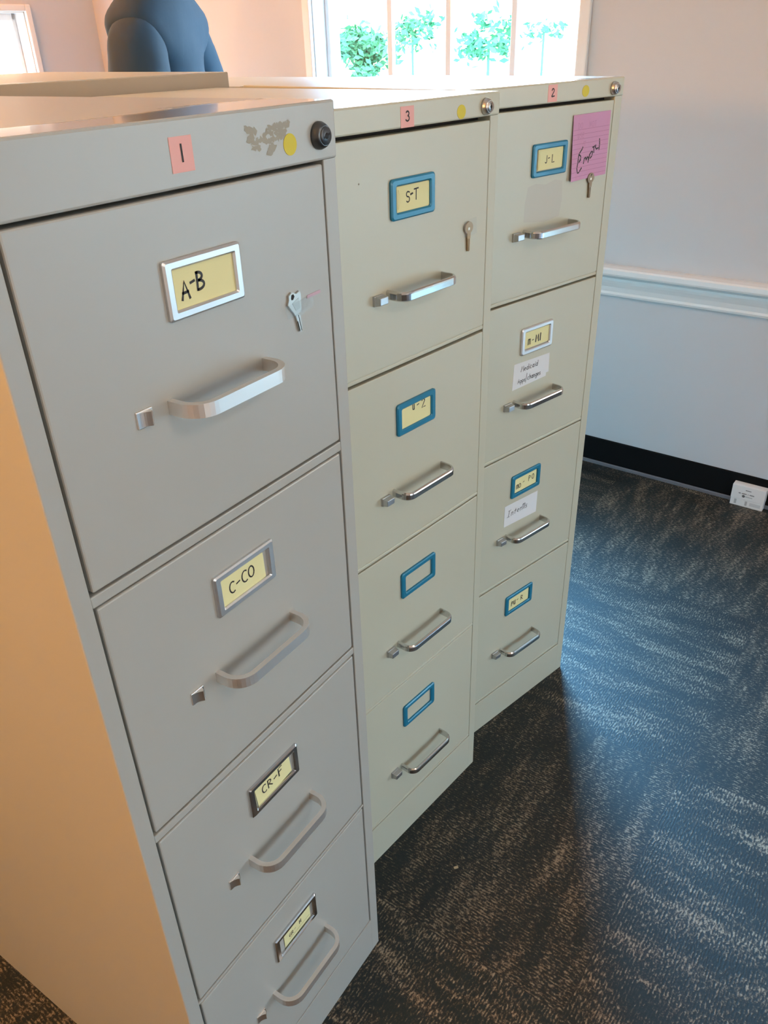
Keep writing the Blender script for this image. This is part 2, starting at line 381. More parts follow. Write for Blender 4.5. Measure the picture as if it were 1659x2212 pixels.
# ------------------------------------------------------------------ handwriting
def arc(cx, cz, rx, rz, a0, a1, n=10):
    return [(cx + rx * math.cos(math.radians(a0 + (a1 - a0) * k / n)), cz + rz * math.sin(math.radians(a0 + (a1 - a0) * k / n))) for k in range(n + 1)]
G = {
 'A': [[(0, 0), (.3, 1), (.6, 0)], [(.1, .35), (.52, .38)]],
 'B': [[(.05, 0), (.1, 1)], [(.05, .98)] + arc(.15, .76, .35, .23, 90, -90) + arc(.15, .26, .45, .26, 90, -95)],
 'C': [arc(.36, .5, .34, .5, 55, 300)],
 'O': [arc(.33, .5, .3, .48, 90, 450, 14)],
 'R': [[(.05, 0), (.1, 1)], [(.08, .98)] + arc(.15, .74, .36, .24, 90, -90) + [(.6, 0)]],
 'F': [[(.1, 0), (.12, .98), (.6, 1)], [(.1, .52), (.48, .56)]],
 'G': [arc(.36, .5, .34, .5, 50, 330) + [(.66, .42), (.36, .42)]],
 'H': [[(.08, 0), (.12, 1)], [(.52, 0), (.55, 1)], [(.08, .5), (.54, .52)]],
 '-': [[(.05, .46), (.5, .56)]],
 'S': [[(.55, .92)] + arc(.32, .74, .24, .25, 60, 250) + arc(.3, .25, .26, .26, 80, -140)],
 'T': [[(.3, 0), (.33, 1)], [(0, .98), (.66, 1.02)]],
 'U': [[(.05, 1), (.08, .3)] + arc(.28, .25, .2, .25, 180, 350) + [(.5, 1)], [(.5, 1), (.52, 0)]],
 'Z': [[(.05, .85)] + arc(.28, .75, .24, .24, 150, 0) + [(.02, .02), (.62, .06)]],
 'J': [[(.45, 1), (.44, .2)] + arc(.25, .18, .2, .2, 0, -150)],
 'L': [[(.15, 1), (.1, .02), (.6, .05)]],
 'M': [[(.02, 0), (.1, 1), (.34, .35), (.6, 1), (.68, 0)]],
 'm': [[(.02, 0), (.06, .95)] + arc(.2, .68, .14, .28, 160, 0) + [(.34, .05)], [(.34, .6)] + arc(.5, .68, .14, .28, 160, 0) + [(.66, 0)]],
 'I': [[(.2, 0), (.24, 1)]],
 'P': [[(.05, 0), (.1, 1)], [(.08, .98)] + arc(.15, .74, .38, .25, 90, -100)],
 '/': [[(.05, -.15), (.3, 1.15)]],
 'a': [arc(.25, .28, .22, .27, 60, 400), [(.47, .55), (.5, 0)]],
 'c': [arc(.28, .28, .22, .27, 60, 300)],
 'd': [arc(.25, .28, .22, .27, 60, 400), [(.5, 1), (.5, 0)]],
 'e': [[(.06, .28), (.46, .34)] + arc(.26, .3, .22, .25, 20, 300)],
 'g': [arc(.25, .28, .22, .27, 60, 400), [(.47, .55), (.48, -.1)] + arc(.26, -.15, .22, .22, 0, -150)],
 'h': [[(.05, 0), (.1, 1)], [(.07, .4)] + arc(.27, .38, .18, .2, 150, 0) + [(.46, 0)]],
 'i': [[(.15, 0), (.17, .55)], [(.18, .75), (.2, .82)]],
 'n': [[(.04, 0), (.06, .55)], [(.06, .38)] + arc(.24, .36, .18, .2, 150, 0) + [(.43, 0)]],
 'p': [[(.05, -.4), (.1, .55)], [(.08, .5)] + arc(.22, .28, .22, .26, 100, -120)],
 'r': [[(.06, 0), (.08, .55)], [(.08, .35), (.2, .52), (.38, .52)]],
 's': [[(.38, .52)] + arc(.23, .41, .14, .13, 60, 250, 5) + arc(.22, .14, .17, .15, 80, -140, 5)],
 't': [[(.22, 0), (.25, .9)], [(.05, .58), (.42, .6)]],
 'y': [[(.05, .55), (.25, .12)], [(.46, .58), (.14, -.4)]],
 'D': [[(.08, 0), (.1, 1)], [(.06, 1)] + arc(.1, .5, .5, .5, 85, -90)],
 'N': [[(.05, 0), (.08, 1), (.5, .05), (.55, 1)]],
 'E': [[(.6, .98), (.1, 1), (.06, 0), (.6, .02)], [(.08, .52), (.48, .54)]],
 '1': [[(.3, 0), (.28, 1)]],
 '2': [[(.05, .78)] + arc(.3, .74, .25, .26, 160, -20) + [(.05, .05)] + arc(.16, .08, .1, .08, 90, 260, 4) + [(.66, .06)]],
 '3': [[(.08, .88)] + arc(.28, .76, .26, .23, 140, -80) + arc(.27, .27, .32, .27, 80, -150)],
}
ADV = {'I': .42, 'i': .36, '/': .42, '-': .62, 'm': .82, 'M': .86, 'l': .3, 'r': .48}
def write(mb, text, x, z, h, w, y, adv=0.78, slope=0.0, mi=1, hs=None, slant=0.0):
    hs = hs or h; cx = x; w = w * 1.7
    for ch in text:
        if ch == ' ': cx += h * 0.5; continue
        for st in G[ch]:
            pts = []
            for (a, b) in st:
                px = cx + a * hs + slant * b * h; pts.append((px, z + b * h + (px - x) * slope))
            mb.stroke(pts, w, y, mi)
        cx += ADV.get(ch, adv if not ch.islower() else adv * .76) * hs
    return cx

# ------------------------------------------------------------------ setting
def struct(o, label=None): o['kind'] = 'structure'; return o
def wall_with_hole(name, f, u0, u1, hz, holes, mats, depth=0.15):
    """f maps (u, depth, z) to the room; holes are (u0, u1, z0, z1), sorted along u"""
    mb = MB(); cur = u0
    for (a, b, z0, z1) in holes:
        mb.box(cur, a, 0, depth, 0, hz, fn=f); mb.box(a, b, 0, depth, 0, z0, fn=f); mb.box(a, b, 0, depth, z1, hz, fn=f); cur = b
    mb.box(cur, u1, 0, depth, 0, hz, fn=f)
    return struct(mb.obj(name, mats))
fR = lambda u, d, z: W(u, d, z)
fF = lambda u, d, z: W(S_FAR + d, u, z)
fB = lambda u, d, z: W(S_FRONT - d, u, z)
fL = lambda u, d, z: W(u, R_LEFT - d, z)
wall_with_hole('wall_right', fR, S_FRONT, S_FAR, H_CEIL, [WIN4, WIN1], M_wall)
wall_with_hole('wall_far', fF, R_LEFT, 0.15, H_CEIL, [WIN2], M_wall)
wall_with_hole('wall_front', fB, R_LEFT, 0.15, H_CEIL, [WIN3], M_wall)
wall_with_hole('wall_left', fL, S_FRONT, S_FAR, H_CEIL, [], M_wall)
mb = MB(); mb.box(S_FRONT, S_FAR, R_LEFT, 0, H_CEIL, H_CEIL + 0.1, fn=lambda x, y, z: W(x, y, z)); struct(mb.obj('ceiling', M_ceil))
mb = MB(); mb.box(S_FRONT, S_FAR, R_LEFT, 0, -0.1, 0.0, fn=lambda x, y, z: W(x, y, z)); struct(mb.obj('floor', M_carpet))
mb = MB(); mb.box(-30, 40, 0.16, 40, -0.5, -0.2, fn=lambda x, y, z: W(x, y, z)); struct(mb.obj('ground_outside', M_concrete))

mb = MB(); mb.box(WIN4[0] - 1.5, WIN4[1] + 1.0, 0.16, 7.5, 2.05, 2.15, fn=fR); struct(mb.obj('added_sky_blocker', M_concrete))  # unseen slab added to keep high sky light out of the near window
mb = MB(); mb.box(WIN3[0] - 1.0, WIN3[1] + 1.0, 0.16, 2.2, 2.35, 2.45, fn=fB); struct(mb.obj('added_sky_blocker', M_concrete))  # second unseen slab, added to dim the sky through the front window

def baseboard(name, f, u0, u1):
    mb = MB()
    mb.box(u0, u1, -0.011, 0, 0.012, 0.100, bev=0.002, mi=0, fn=f)
    mb.box(u0, u1, -0.016, 0, 0.0, 0.013, bev=0.002, mi=1, fn=f)
    return struct(mb.obj(name, [M_baseb, M_toe]))
baseboard('baseboard_right', fR, WIN4[1] + 0.04, S_FAR)
baseboard('baseboard_far', fF, R_LEFT, -0.02)
def chair_rail(name, f, u0, u1):
    prof = [(0, .620), (-.010, .620), (-.012, .627), (-.010, .634), (-.013, .650), (-.018, .664), (-.020, .672), (-.020, .680), (-.024, .686), (-.030, .690), (-.040, .692), (-.042, .698), (-.042, .711), (-.038, .716), (-.020, .720), (0, .720)]
    b = bmesh.new(); A = [b.verts.new(f(u0, d, z)) for d, z in prof]; B = [b.verts.new(f(u1, d, z)) for d, z in prof]
    for i in range(len(prof) - 1): b.faces.new((A[i], A[i + 1], B[i + 1], B[i]))
    b.faces.new(A); b.faces.new(B[::-1]); bmesh.ops.recalc_face_normals(b, faces=b.faces[:])
    m = MB(); m._merge(b, 0)
    return struct(m.obj(name, M_white_trim))
chair_rail('trim_1', fR, WIN4[1] + 0.04, S_FAR)
chair_rail('trim_2', fF, R_LEFT, -0.04)

def window(name, f, win, bars, casing=0.035, rec=0.085, sill=True):
    u0, u1, z0, z1 = win
    root = tag(empty(name, f((u0 + u1) / 2, 0, z0)), kind='structure')
    inv = Matrix.Translation(-Vector(root.location))
    m = MB()
    m.box(u0 - casing, u0, -0.018, 0.0, z0 - casing, z1 + casing, 0.004, fn=f); m.box(u1, u1 + casing, -0.018, 0, z0 - casing, z1 + casing, 0.004, fn=f)
    m.box(u0, u1, -0.018, 0, z1, z1 + casing, 0.004, fn=f); m.box(u0, u1, -0.018, 0, z0 - casing, z0, 0.004, fn=f)
    m.box(u0, u0 + 0.004, 0, 0.145, z0, z1, fn=f); m.box(u1 - 0.004, u1, 0, 0.145, z0, z1, fn=f)
    m.box(u0, u1, 0, 0.145, z1 - 0.004, z1, fn=f)
    m.obj('window_casing', M_white_trim, root, inv)
    if sill:
        m = MB(); m.box(u0 - 0.06, u1 + 0.06, -0.05, 0.14, z0 - 0.02, z0 + 0.006, 0.004, fn=f); m.obj('window_sill', M_white_trim, root, inv)
    m = MB(); w = 0.022
    m.box(u0 + 0.004, u0 + w, rec - 0.02, rec + 0.03, z0, z1, 0.003, fn=f); m.box(u1 - w, u1 - 0.004, rec - 0.02, rec + 0.03, z0, z1, 0.003, fn=f)
    m.box(u0, u1, rec - 0.02, rec + 0.03, z0, z0 + 0.04, 0.003, fn=f); m.box(u0, u1, rec - 0.02, rec + 0.03, z1 - 0.03, z1, 0.003, fn=f)
    zc = (z0 + z1) / 2 + 0.12
    for u in bars: m.box(u - 0.011, u + 0.011, rec - 0.006, rec + 0.014, z0, z1, 0.003, fn=f)
    for z in ((z1 - 0.35),) if z1 > 2.1 else (): m.box(u0, u1, rec - 0.006, rec + 0.014, z - 0.011, z + 0.011, 0.003, fn=f)
    m.obj('window_sash', M_white_trim, root, inv)
    m = MB(); m.box(u0 + 0.005, u1 - 0.005, rec + 0.003, rec + 0.007, z0, z1, fn=f); m.obj('window_pane', M_glass, root, inv)
    return root
window('window_1', fR, WIN1, [1.316, 1.070, 0.820])
window('window_2', fF, WIN2, [-0.9], casing=0.025)
window('added_window_3', fB, WIN3, [-2.9, -2.5])
window('added_window_4', fR, WIN4, [-2.75, -2.1])

for i, ((lx, ly), pw, lc) in enumerate(LAMPS):
    root = tag(empty('added_ceiling_lamp', (lx, ly, H_CEIL)), 'added square warm ceiling lamp, out of view, ' + ('above the floor behind the cabinets', 'above the floor in front of the cabinets')[i], 'ceiling lamp')
    m = MB(); m.box(-0.26, 0.26, -0.26, 0.26, -0.03, 0.0, 0.005); m.obj('mounting_plate', M_white_trim, root)
    m = MB(); m.box(-0.235, 0.235, -0.235, 0.235, -0.10, -0.03, 0.02, seg=3); m.obj('diffuser', M_lampglow, root)
# a warm globe pendant, added out of view to light the grey cabinet's side
PENDANT = (-1.50, 0.35, 1.62)
root = tag(empty('added_pendant_lamp', (PENDANT[0], PENDANT[1], H_CEIL)), 'added warm globe pendant lamp, out of view left of the grey cabinet', 'pendant lamp')
m = MB(); m.box(-0.006, 0.006, -0.006, 0.006, PENDANT[2] + 0.13 - H_CEIL, 0, 0.001); m.obj('cord', M_dark, root)
m = MB(); m.box(-0.05, 0.05, -0.05, 0.05, -0.025, 0, 0.008); m.obj('mounting_plate', M_white_trim, root)
m = MB(); b = bmesh.new(); bmesh.ops.create_uvsphere(b, u_segments=32, v_segments=20, radius=0.13)
bmesh.ops.translate(b, verts=b.verts, vec=(0, 0, PENDANT[2] - H_CEIL)); m._merge(b, 0, True); m.obj('globe', emis('globe_glow', WARM, 205.0), root)

# ------------------------------------------------------------------ filing cabinets
def handle_path(x0, x1, depth, r, n=8):
    pts = [(x0, 0.002)]
    for k in range(n + 1):
        a = math.radians(180 + 90 * k / n); pts.append((x0 + r + r * math.cos(a), -(depth - r) + r * math.sin(a)))
    for k in range(n + 1):
        a = math.radians(270 + 90 * k / n); pts.append((x1 - r + r * math.cos(a), -(depth - r) + r * math.sin(a)))
    pts.append((x1, 0.002))
    return pts
def card(mb, x0, x1, z0, z1, y=-0.0008, rot=0.0):
    mb.box(x0, x1, y, y + 0.0003, z0, z1)

CAB = {}
def cabinet(key, name, loc, yaw, width, depth, H, zs, gl, gr, enamel, top_mat, spec, label):
    """zs: list of (bottom, top) of the drawers from the top one down"""
    root = tag(empty(name, loc, yaw), label, 'filing cabinet')
    m = MB()
    ztop = zs[0][1]
    capz = ztop + (0.003 if key == 'grey' else 0.0052)
    t = 0.0012
    m.box(0.0, 0.012, 0.0, depth, 0.0, capz, 0.0016, sel=lambda c: c.x < 0.001 and c.y < 0.001, seg=3)
    m.box(width - 0.012, width, 0.0, depth, 0.0, capz, 0.0016, sel=lambda c: c.x > width - 0.001 and c.y < 0.001, seg=3)
    m.box(0.012, width - 0.012, depth - 0.004, depth, 0.0, capz)
    m.box(0.012, gl, 0.0, 0.024, 0.0, capz, 0.001, sel=lambda c: c.x > gl - 0.001 and c.y < 0.001); m.box(gr, width - 0.012, 0.0, 0.024, 0.0, capz, 0.001, sel=lambda c: c.x < gr + 0.001 and c.y < 0.001)
    m.box(gl, gr, 0.0, 0.024, 0.0, zs[-1][0] - 0.003, 0.0010, sel=lambda c: c.z > 0.05 and c.y < 0.001)
    for (b, _), (_, tt) in zip(zs, zs[1:]):
        if b - tt > 0.008: m.box(gl, gr, 0.0004, 0.024, tt + 0.002, b - 0.0035, 0.0012)
    m.box(0.013, width - 0.013, 0.021, 0.025, 0.02, H - 0.01, mi=1)  # black panel standing in for the shade behind the drawer gaps
    m.obj('body', [enamel, M_dark], root)
    m = MB(); m.box(-0.0008, width + 0.0008, -0.0012, depth, capz, H, 0.0022)
    for f in m.bm.faces:
        if f.normal.z > 0.9: f.material_index = 1
    m.obj('top_cover', [enamel, top_mat], root)
    drawers = []
    for i, (z0, z1) in enumerate(zs):
        sp = spec['drawers'][i]
        d = MB()
        g = 0.0030
        yo = sp.get('out', 0.0)
        if key == 'grey':
            d.box(gl + g, gr - g, -yo, 0.018, z0, z1, 0.0018)
        else:
            g = sp.get('side_gap', 0.0012)
            d.box(gl + g, gr - g, -yo, 0.018, z0 + 0.0065, z1, 0.0012)
            d.box(gl + g, gr - g, -yo, 0.018, z0, z0 + 0.0058, 0.0012)
            d.box(gl + g + .001, gr - g - .001, 0.001, 0.018, z0 + .001, z1 - .001)
        mats = [enamel]
        for fn in sp.get('marks', []):
            fn(d)
        mats += [M_residue, M_residue2]
        dr = d.obj('drawer', mats, root)
        dr.location = (0, 0, 0)
        drawers.append(dr)
        Y = -yo
        # label holder
        hx0, hx1, hz0, hz1 = sp['holder']; bw = spec['band']
        h = MB(); rr_ = spec['corner']
        h.ring(rrect(hx0, hx1, hz0, hz1, rr_), rrect(hx0 + bw, hx1 - bw, hz0 + bw * .85, hz1 - bw * .85, max(rr_ * 0.5, 0.001)), Y - 0.0042, Y)
        ho = h.obj('label_holder', sp['holder_mat'], dr)
        if sp.get('holder_label'): ho['label'] = sp['holder_label']
        if sp.get('card'):
            c = MB(); sp['card'](c, Y); co = c.obj('name_card', [M_yellowcard, M_ink], dr); co['label'] = sp['card_label']
        if sp.get('paper'):
            c = MB(); sp['paper'](c, Y); co = c.obj('paper_label', [M_white, M_ink], dr); co['label'] = sp['paper_label']
        # handle
        a0, a1, hz = sp['handle']
        h = MB()
        if key == 'grey':
            h.sweep(handle_path(a0 + 0.003, a1 - 0.003, 0.033, 0.021), [(-0.003, -0.0062), (0.003, -0.0062), (0.003, 0.0062), (-0.003, 0.0062)], hz, smooth=False)
            hm = M_brushed
        else:
            h.sweep(handle_path(a0 + 0.002, a1 - 0.002, 0.029, 0.014), [(-0.0018, -0.0058), (0.0012, -0.0062), (0.0026, -0.0048), (0.0028, 0.0030), (0.0022, 0.0046), (0.0004, 0.0062), (-0.0018, 0.0058)], hz, smooth=False)
            hm = M_chrome
        for f in h.bm.faces: f.smooth = False
        h.bm.transform(Matrix.Translation((0, Y, 0)))
        h.obj('handle', hm, dr)
        # thumb latch
        lx, lz = sp['latch']
        h = MB()
        if key == 'grey':
            h.box(lx - 0.0085, lx + 0.0085, Y - 0.0018, Y + 0.001, lz - 0.0075, lz + 0.0075, 0.0007)
            # scooped thumb piece: a curved wedge rising to the right
            b = bmesh.new(); prof = []
            for k in range(7):
                q = k / 6; prof.append((lx - 0.0072 + 0.0098 * q, Y - 0.0018 - 0.0052 * q * q))
            prof.append((lx + 0.0048, Y - 0.0055)); prof.append((lx + 0.0060, Y - 0.0018))
            A = [b.verts.new((x, y, lz - 0.0062)) for x, y in prof]; B = [b.verts.new((x, y, lz + 0.0062)) for x, y in prof]
            for k in range(len(prof)): b.faces.new((A[k], A[(k + 1) % len(prof)], B[(k + 1) % len(prof)], B[k]))
            b.faces.new(A); b.faces.new(B[::-1]); bmesh.ops.recalc_face_normals(b, faces=b.faces[:]); h._merge(b, 0)
            h.obj('thumb_latch', M_latch, dr)
        else:
            h.box(lx - 0.0095, lx + 0.0095, Y - 0.004, Y + 0.001, lz - 0.0068, lz + 0.0068, 0.0008)
            def wedge(x, y, z, lx=lx, lz=lz, Y=Y):
                q = max(0.0, min(1.0, (Y - 0.003 - y) / 0.010)); return (lx + (x - lx) * (1 - 0.10 * q), y, lz + (z - lz) * (1 - 0.28 * q) + 0.0006 * q)
            h.box(lx - 0.0090, lx + 0.0090, Y - 0.0125, Y - 0.003, lz - 0.0064, lz + 0.0064, 0.0011, seg=3, fn=wedge)
            h.obj('thumb_latch', M_satin, dr)
    # lock
    lx, lz, lr = spec['lock']
    m = MB()
    yf = -0.0012
    m.lathe([(lr, 0.0), (lr * 1.0, -0.0025), (lr * 0.86, -0.0065), (lr * 0.72, -0.0085), (lr * 0.70, -0.0085)], lx, lz, y0=yf)
    m.lathe([(lr * 0.66, -0.006), (lr * 0.66, -0.0088), (lr * 0.60, -0.0098), (0.0001, -0.0098)], lx, lz, y0=yf, mi=1)
    a = spec['slot']
    ca, sa = math.cos(a), math.sin(a)
    m.lathe([(lr * 0.22, -0.0085), (lr * 0.22, -0.01), (0.0001, -0.01)], lx, lz, y0=yf, mi=2, n=14)
    m.poly([(lx + (p * ca - q * sa) * lr, yf - 0.0101, lz + (p * sa + q * ca) * lr) for p, q in ((-.42, -.08), (.42, -.08), (.42, .08), (-.42, .08))], mi=2)
    m.obj('lock', spec['lock_mats'], root)
    # number sticker and dot
    x0, x1, z0, z1 = spec['pink']
    m = MB(); m.box(x0, x1, yf - 0.0004, yf, z0, z1)
    h = (z1 - z0) * 0.46
    write(m, spec['num'], (x0 + x1) / 2 - h * 0.3, (z0 + z1) / 2 - h * 0.42, h, 0.0011, yf - 0.0006)
    o = m.obj('number_sticker', [M_pink, M_ink], root); o['label'] = 'pink sticker with a handwritten ' + spec['num']
    dx, dz, drr, drx = spec['dot']
    m = MB(); n = 28
    m.prism([(dx + drx * math.cos(2 * math.pi * k / n), dz + drr * math.sin(2 * math.pi * k / n)) for k in range(n)], yf - 0.0004, yf)
    o = m.obj('dot_sticker', M_dot, root); o['label'] = 'yellow round sticker'
    for fn in spec.get('extra', []): fn(root, yf)
    CAB[key] = (root, drawers)
    return root

# ---- grey cabinet
def g_card1(c, Y):
    c.box(0.1555, 0.228, Y - 0.0012, Y - 0.0008, 1.184, 1.2195)
    write(c, 'A', 0.1640, 1.1925, 0.0140, 0.0014, Y - 0.0014); write(c, '-', 0.1745, 1.1995, 0.0095, 0.0013, Y - 0.0014); write(c, 'B', 0.1815, 1.1965, 0.0140, 0.0014, Y - 0.0014)
def tilt(c, n0, ang, cx, cz):
    c.bm.verts.ensure_lookup_table()
    R_ = Matrix.Translation((cx, 0, cz)) @ Matrix.Rotation(ang, 4, 'Y') @ Matrix.Translation((-cx, 0, -cz))
    bmesh.ops.transform(c.bm, matrix=R_, verts=c.bm.verts[n0:])
def g_card2(c, Y):
    c.box(0.156, 0.219, Y - 0.0012, Y - 0.0008, 0.884, 0.9185)
    x = write(c, 'C', 0.1665, 0.8945, 0.0130, 0.0010, Y - 0.0014); write(c, '-', 0.1765, 0.8970, 0.0100, 0.0010, Y - 0.0014); write(c, 'CO', 0.1850, 0.8960, 0.0135, 0.0010, Y - 0.0014, adv=.72)
    tilt(c, 0, math.radians(-2), 0.19, 0.9)
def g_card3(c, Y):
    c.box(0.158, 0.220, Y - 0.0012, Y - 0.0008, 0.585, 0.6185)
    write(c, 'CR', 0.1685, 0.5985, 0.0125, 0.0010, Y - 0.0014); write(c, '-', 0.1895, 0.5985, 0.0105, 0.0011, Y - 0.0014); write(c, 'F', 0.1975, 0.5985, 0.0130, 0.0011, Y - 0.0014)
    tilt(c, 0, math.radians(-5), 0.19, 0.60)
def g_card4(c, Y):
    c.box(0.166, 0.222, Y - 0.0012, Y - 0.0008, 0.286, 0.318)
    write(c, 'GR', 0.176, 0.2965, 0.0065, 0.0006, Y - 0.0014); write(c, '-', 0.187, 0.2975, 0.0060, 0.0005, Y - 0.0014); write(c, 'H', 0.198, 0.2985, 0.0070, 0.0008, Y - 0.0014)
    c.stroke([(0.176, 0.2925), (0.220, 0.2925)], 0.0005, Y - 0.0014)
HG = [(0.1468, 0.2350, 1.1778, 1.2257), (0.1462, 0.2335, 0.8770, 0.9250), (0.1460, 0.2338, 0.5780, 0.6250), (0.1470, 0.2355, 0.2760, 0.3235)]
spec_g = dict(band=0.0092, corner=0.0022, lock=(0.3575, 1.2962, 0.0120), slot=0.35, lock_mats=[M_lockdark, M_lockdark, M_dark],
    pink=(0.1750, 0.1985, 1.2862, 1.3116), num='1', dot=(0.3160, 1.2928, 0.0090, 0.0090),
    drawers=[
     dict(holder=HG[0], holder_mat=M_steelframe, card=g_card1, card_label='yellow card reading A-B', handle=(0.131, 0.2560, 1.1098), latch=(0.1050, 1.1105), out=0.001),
     dict(holder=HG[1], holder_mat=M_steelframe, card=g_card2, card_label='yellow card reading C-CO', handle=(0.131, 0.2560, 0.8105), latch=(0.1040, 0.8080)),
     dict(holder=HG[2], holder_mat=M_dimchrome, card=g_card3, card_label='tilted yellow card reading CR-F', handle=(0.131, 0.2550, 0.5125), latch=(0.1040, 0.5095)),
     dict(holder=HG[3], holder_mat=M_dimchrome, card=g_card4, card_label='yellow card with small faint letters', handle=(0.131, 0.2550, 0.2170), latch=(0.1045, 0.2110)),
    ])
def residue(root, yf):
    m = MB(); rnd = random.Random(3)
    cells = [(0.262, 1.310), (0.2655, 1.309), (0.270, 1.3075), (0.2665, 1.3035), (0.2635, 1.301), (0.268, 1.2995), (0.273, 1.2990), (0.278, 1.300), (0.283, 1.302), (0.287, 1.305), (0.291, 1.308), (0.296, 1.3085), (0.301, 1.3085), (0.306, 1.309), (0.311, 1.3090), (0.315, 1.3095),
             (0.285, 1.298), (0.290, 1.2985), (0.295, 1.2995), (0.300, 1.300), (0.305, 1.300), (0.2895, 1.2925), (0.288, 1.289), (0.294, 1.293), (0.293, 1.304), (0.299, 1.304), (0.304, 1.3045), (0.309, 1.304), (0.310, 1.3), (0.275, 1.2945), (0.269, 1.2945)]
    for cx, cz in cells:
        n = 11; r = 0.0044
        pts = [(cx + r * rnd.uniform(.35, 1.25) * math.cos(2 * math.pi * k / n), yf - 0.00015 - rnd.random() * 0.00005, cz + r * 0.8 * rnd.uniform(.35, 1.25) * math.sin(2 * math.pi * k / n)) for k in range(n)]
        m.poly(pts)
    m.obj('glue_residue', M_residue, root)['label'] = 'brownish glue stain'
spec_g['extra'] = [residue]
ZG = [(0.9858, 1.2717), (0.6865, 0.9690), (0.3800, 0.6708), (0.0880, 0.3705)]
cabinet('grey', 'filing_cabinet', (0, 0, 0), 0.0, 0.3837, 0.67, 1.3245, ZG, 0.0183, 0.3640, M_grey, M_grey_top, spec_g,
        'grey four-drawer filing cabinet nearest the camera, sticker number 1, silver label holders')

# ---- beige cabinet with number 3
def card_at(x0, x1, z0, z1, writer, ang=0):
    def f(c, Y):
        c.box(x0, x1, Y - 0.0012, Y - 0.0008, z0, z1)
        if ang: tilt(c, 0, ang, (x0 + x1) / 2, (z0 + z1) / 2)
        writer(c, Y - 0.0014)
    return f
def curl(c, x, z0, z1, y):
    n = 6; b = bmesh.new()
    vs = [[b.verts.new((x + 0.0045 * math.sin(math.pi * k / n), y - 0.0006, z0 + (z1 - z0) * k / n)), b.verts.new((x, y - 0.0001, z0 + (z1 - z0) * k / n))] for k in range(n + 1)]
    for a, q in zip(vs, vs[1:]): b.faces.new((a[0], a[1], q[1], q[0]))
    c._merge(b, 0)
def w_st(c, y):
    write(c, 'S', 0.1870, 1.1915, 0.0125, 0.0010, y); write(c, '-', 0.1960, 1.1960, 0.0085, 0.0014, y, slope=0); write(c, 'T', 0.2035, 1.1925, 0.0130, 0.0010, y); curl(c, 0.1710, 1.185, 1.2085, y)
def w_uz(c, y):
    write(c, 'U', 0.1950, 0.9025, 0.0115, 0.0010, y, hs=0.008); write(c, '-', 0.2055, 0.9030, 0.0085, 0.0009, y); write(c, 'Z', 0.2165, 0.8985, 0.0135, 0.0010, y)
def hol(x, z, w=0.0895, h=0.0495): return (x - w / 2, x + w / 2, z - h / 2, z + h / 2)
spec_3 = dict(band=0.0105, corner=0.0050, lock=(0.3575, 1.2895, 0.0105), slot=1.45, lock_mats=[M_locksilver, M_locksilver, M_dark],
    pink=(0.1790, 0.2045, 1.2775, 1.3010), num='3', dot=(0.3030, 1.2868, 0.0085, 0.0095),
    drawers=[
     dict(holder=hol(0.2007, 1.1970), holder_mat=M_blue, card=card_at(0.1690, 0.2370, 1.1810, 1.2120, w_st), card_label='yellow card reading S-T', handle=(0.1455, 0.2665, 1.0825), latch=(0.1275, 1.0795), side_gap=0.0008),
     dict(holder=hol(0.2035, 0.8962), holder_mat=M_blue, card=card_at(0.1690, 0.2400, 0.8800, 0.9120, w_uz), card_label='yellow card reading U-Z', handle=(0.1475, 0.2685, 0.7835), latch=(0.1295, 0.7795), side_gap=0.0008),
     dict(holder=hol(0.2052, 0.6022), holder_mat=M_blue, holder_label='empty blue label holder', handle=(0.1485, 0.2695, 0.4900), latch=(0.1305, 0.4860), side_gap=0.0008),
     dict(holder=hol(0.2035, 0.3125), holder_mat=M_blue, holder_label='empty blue label holder', handle=(0.1495, 0.2695, 0.1940), latch=(0.1310, 0.1935), side_gap=0.0014),
    ])
def speck(d): d.lathe([(0.0011, 0.0), (0.0010, -0.0004), (0.0001, -0.0005)], 0.1012, 1.2239, mi=1, n=10)
spec_3['drawers'][0]['marks'] = [speck]
Z3 = [(0.9785, 1.2720), (0.6820, 0.9742), (0.3925, 0.6790), (0.0960, 0.3915)]
cabinet('three', 'filing_cabinet', (0.4434, 0.1017, 0), -0.1255, 0.392, 0.612, 1.3063, Z3, 0.020, 0.3725, M_beige, M_beige_top, spec_3,
        'middle beige filing cabinet with sticker number 3, two bottom label holders empty')

# ---- beige cabinet with number 2
def w_jl(c, y):
    write(c, 'J', 0.1880, 1.1925, 0.0105, 0.0009, y); write(c, '-', 0.1960, 1.1955, 0.0070, 0.0009, y); write(c, 'L', 0.2050, 1.1915, 0.0115, 0.0010, y); curl(c, 0.1715, 1.184, 1.211, y)
def w_mm(c, y):
    write(c, 'm', 0.1740, 0.8920, 0.0105, 0.0010, y); write(c, '-', 0.1860, 0.8945, 0.0075, 0.0009, y); write(c, 'MI', 0.1960, 0.8930, 0.0125, 0.0017, y, adv=.9)
def w_mp(c, y):
    write(c, 'mO', 0.1665, 0.5985, 0.0095, 0.0009, y); write(c, '-', 0.1865, 0.6030, 0.0090, 0.0008, y); write(c, 'PO', 0.2040, 0.6035, 0.0110, 0.0009, y, adv=.95)
def w_pr(c, y):
    write(c, 'PU', 0.1745, 0.3060, 0.0105, 0.0012, y, adv=.75); write(c, '-', 0.1925, 0.3085, 0.0100, 0.0010, y); write(c, 'R', 0.2060, 0.3065, 0.0115, 0.0010, y)
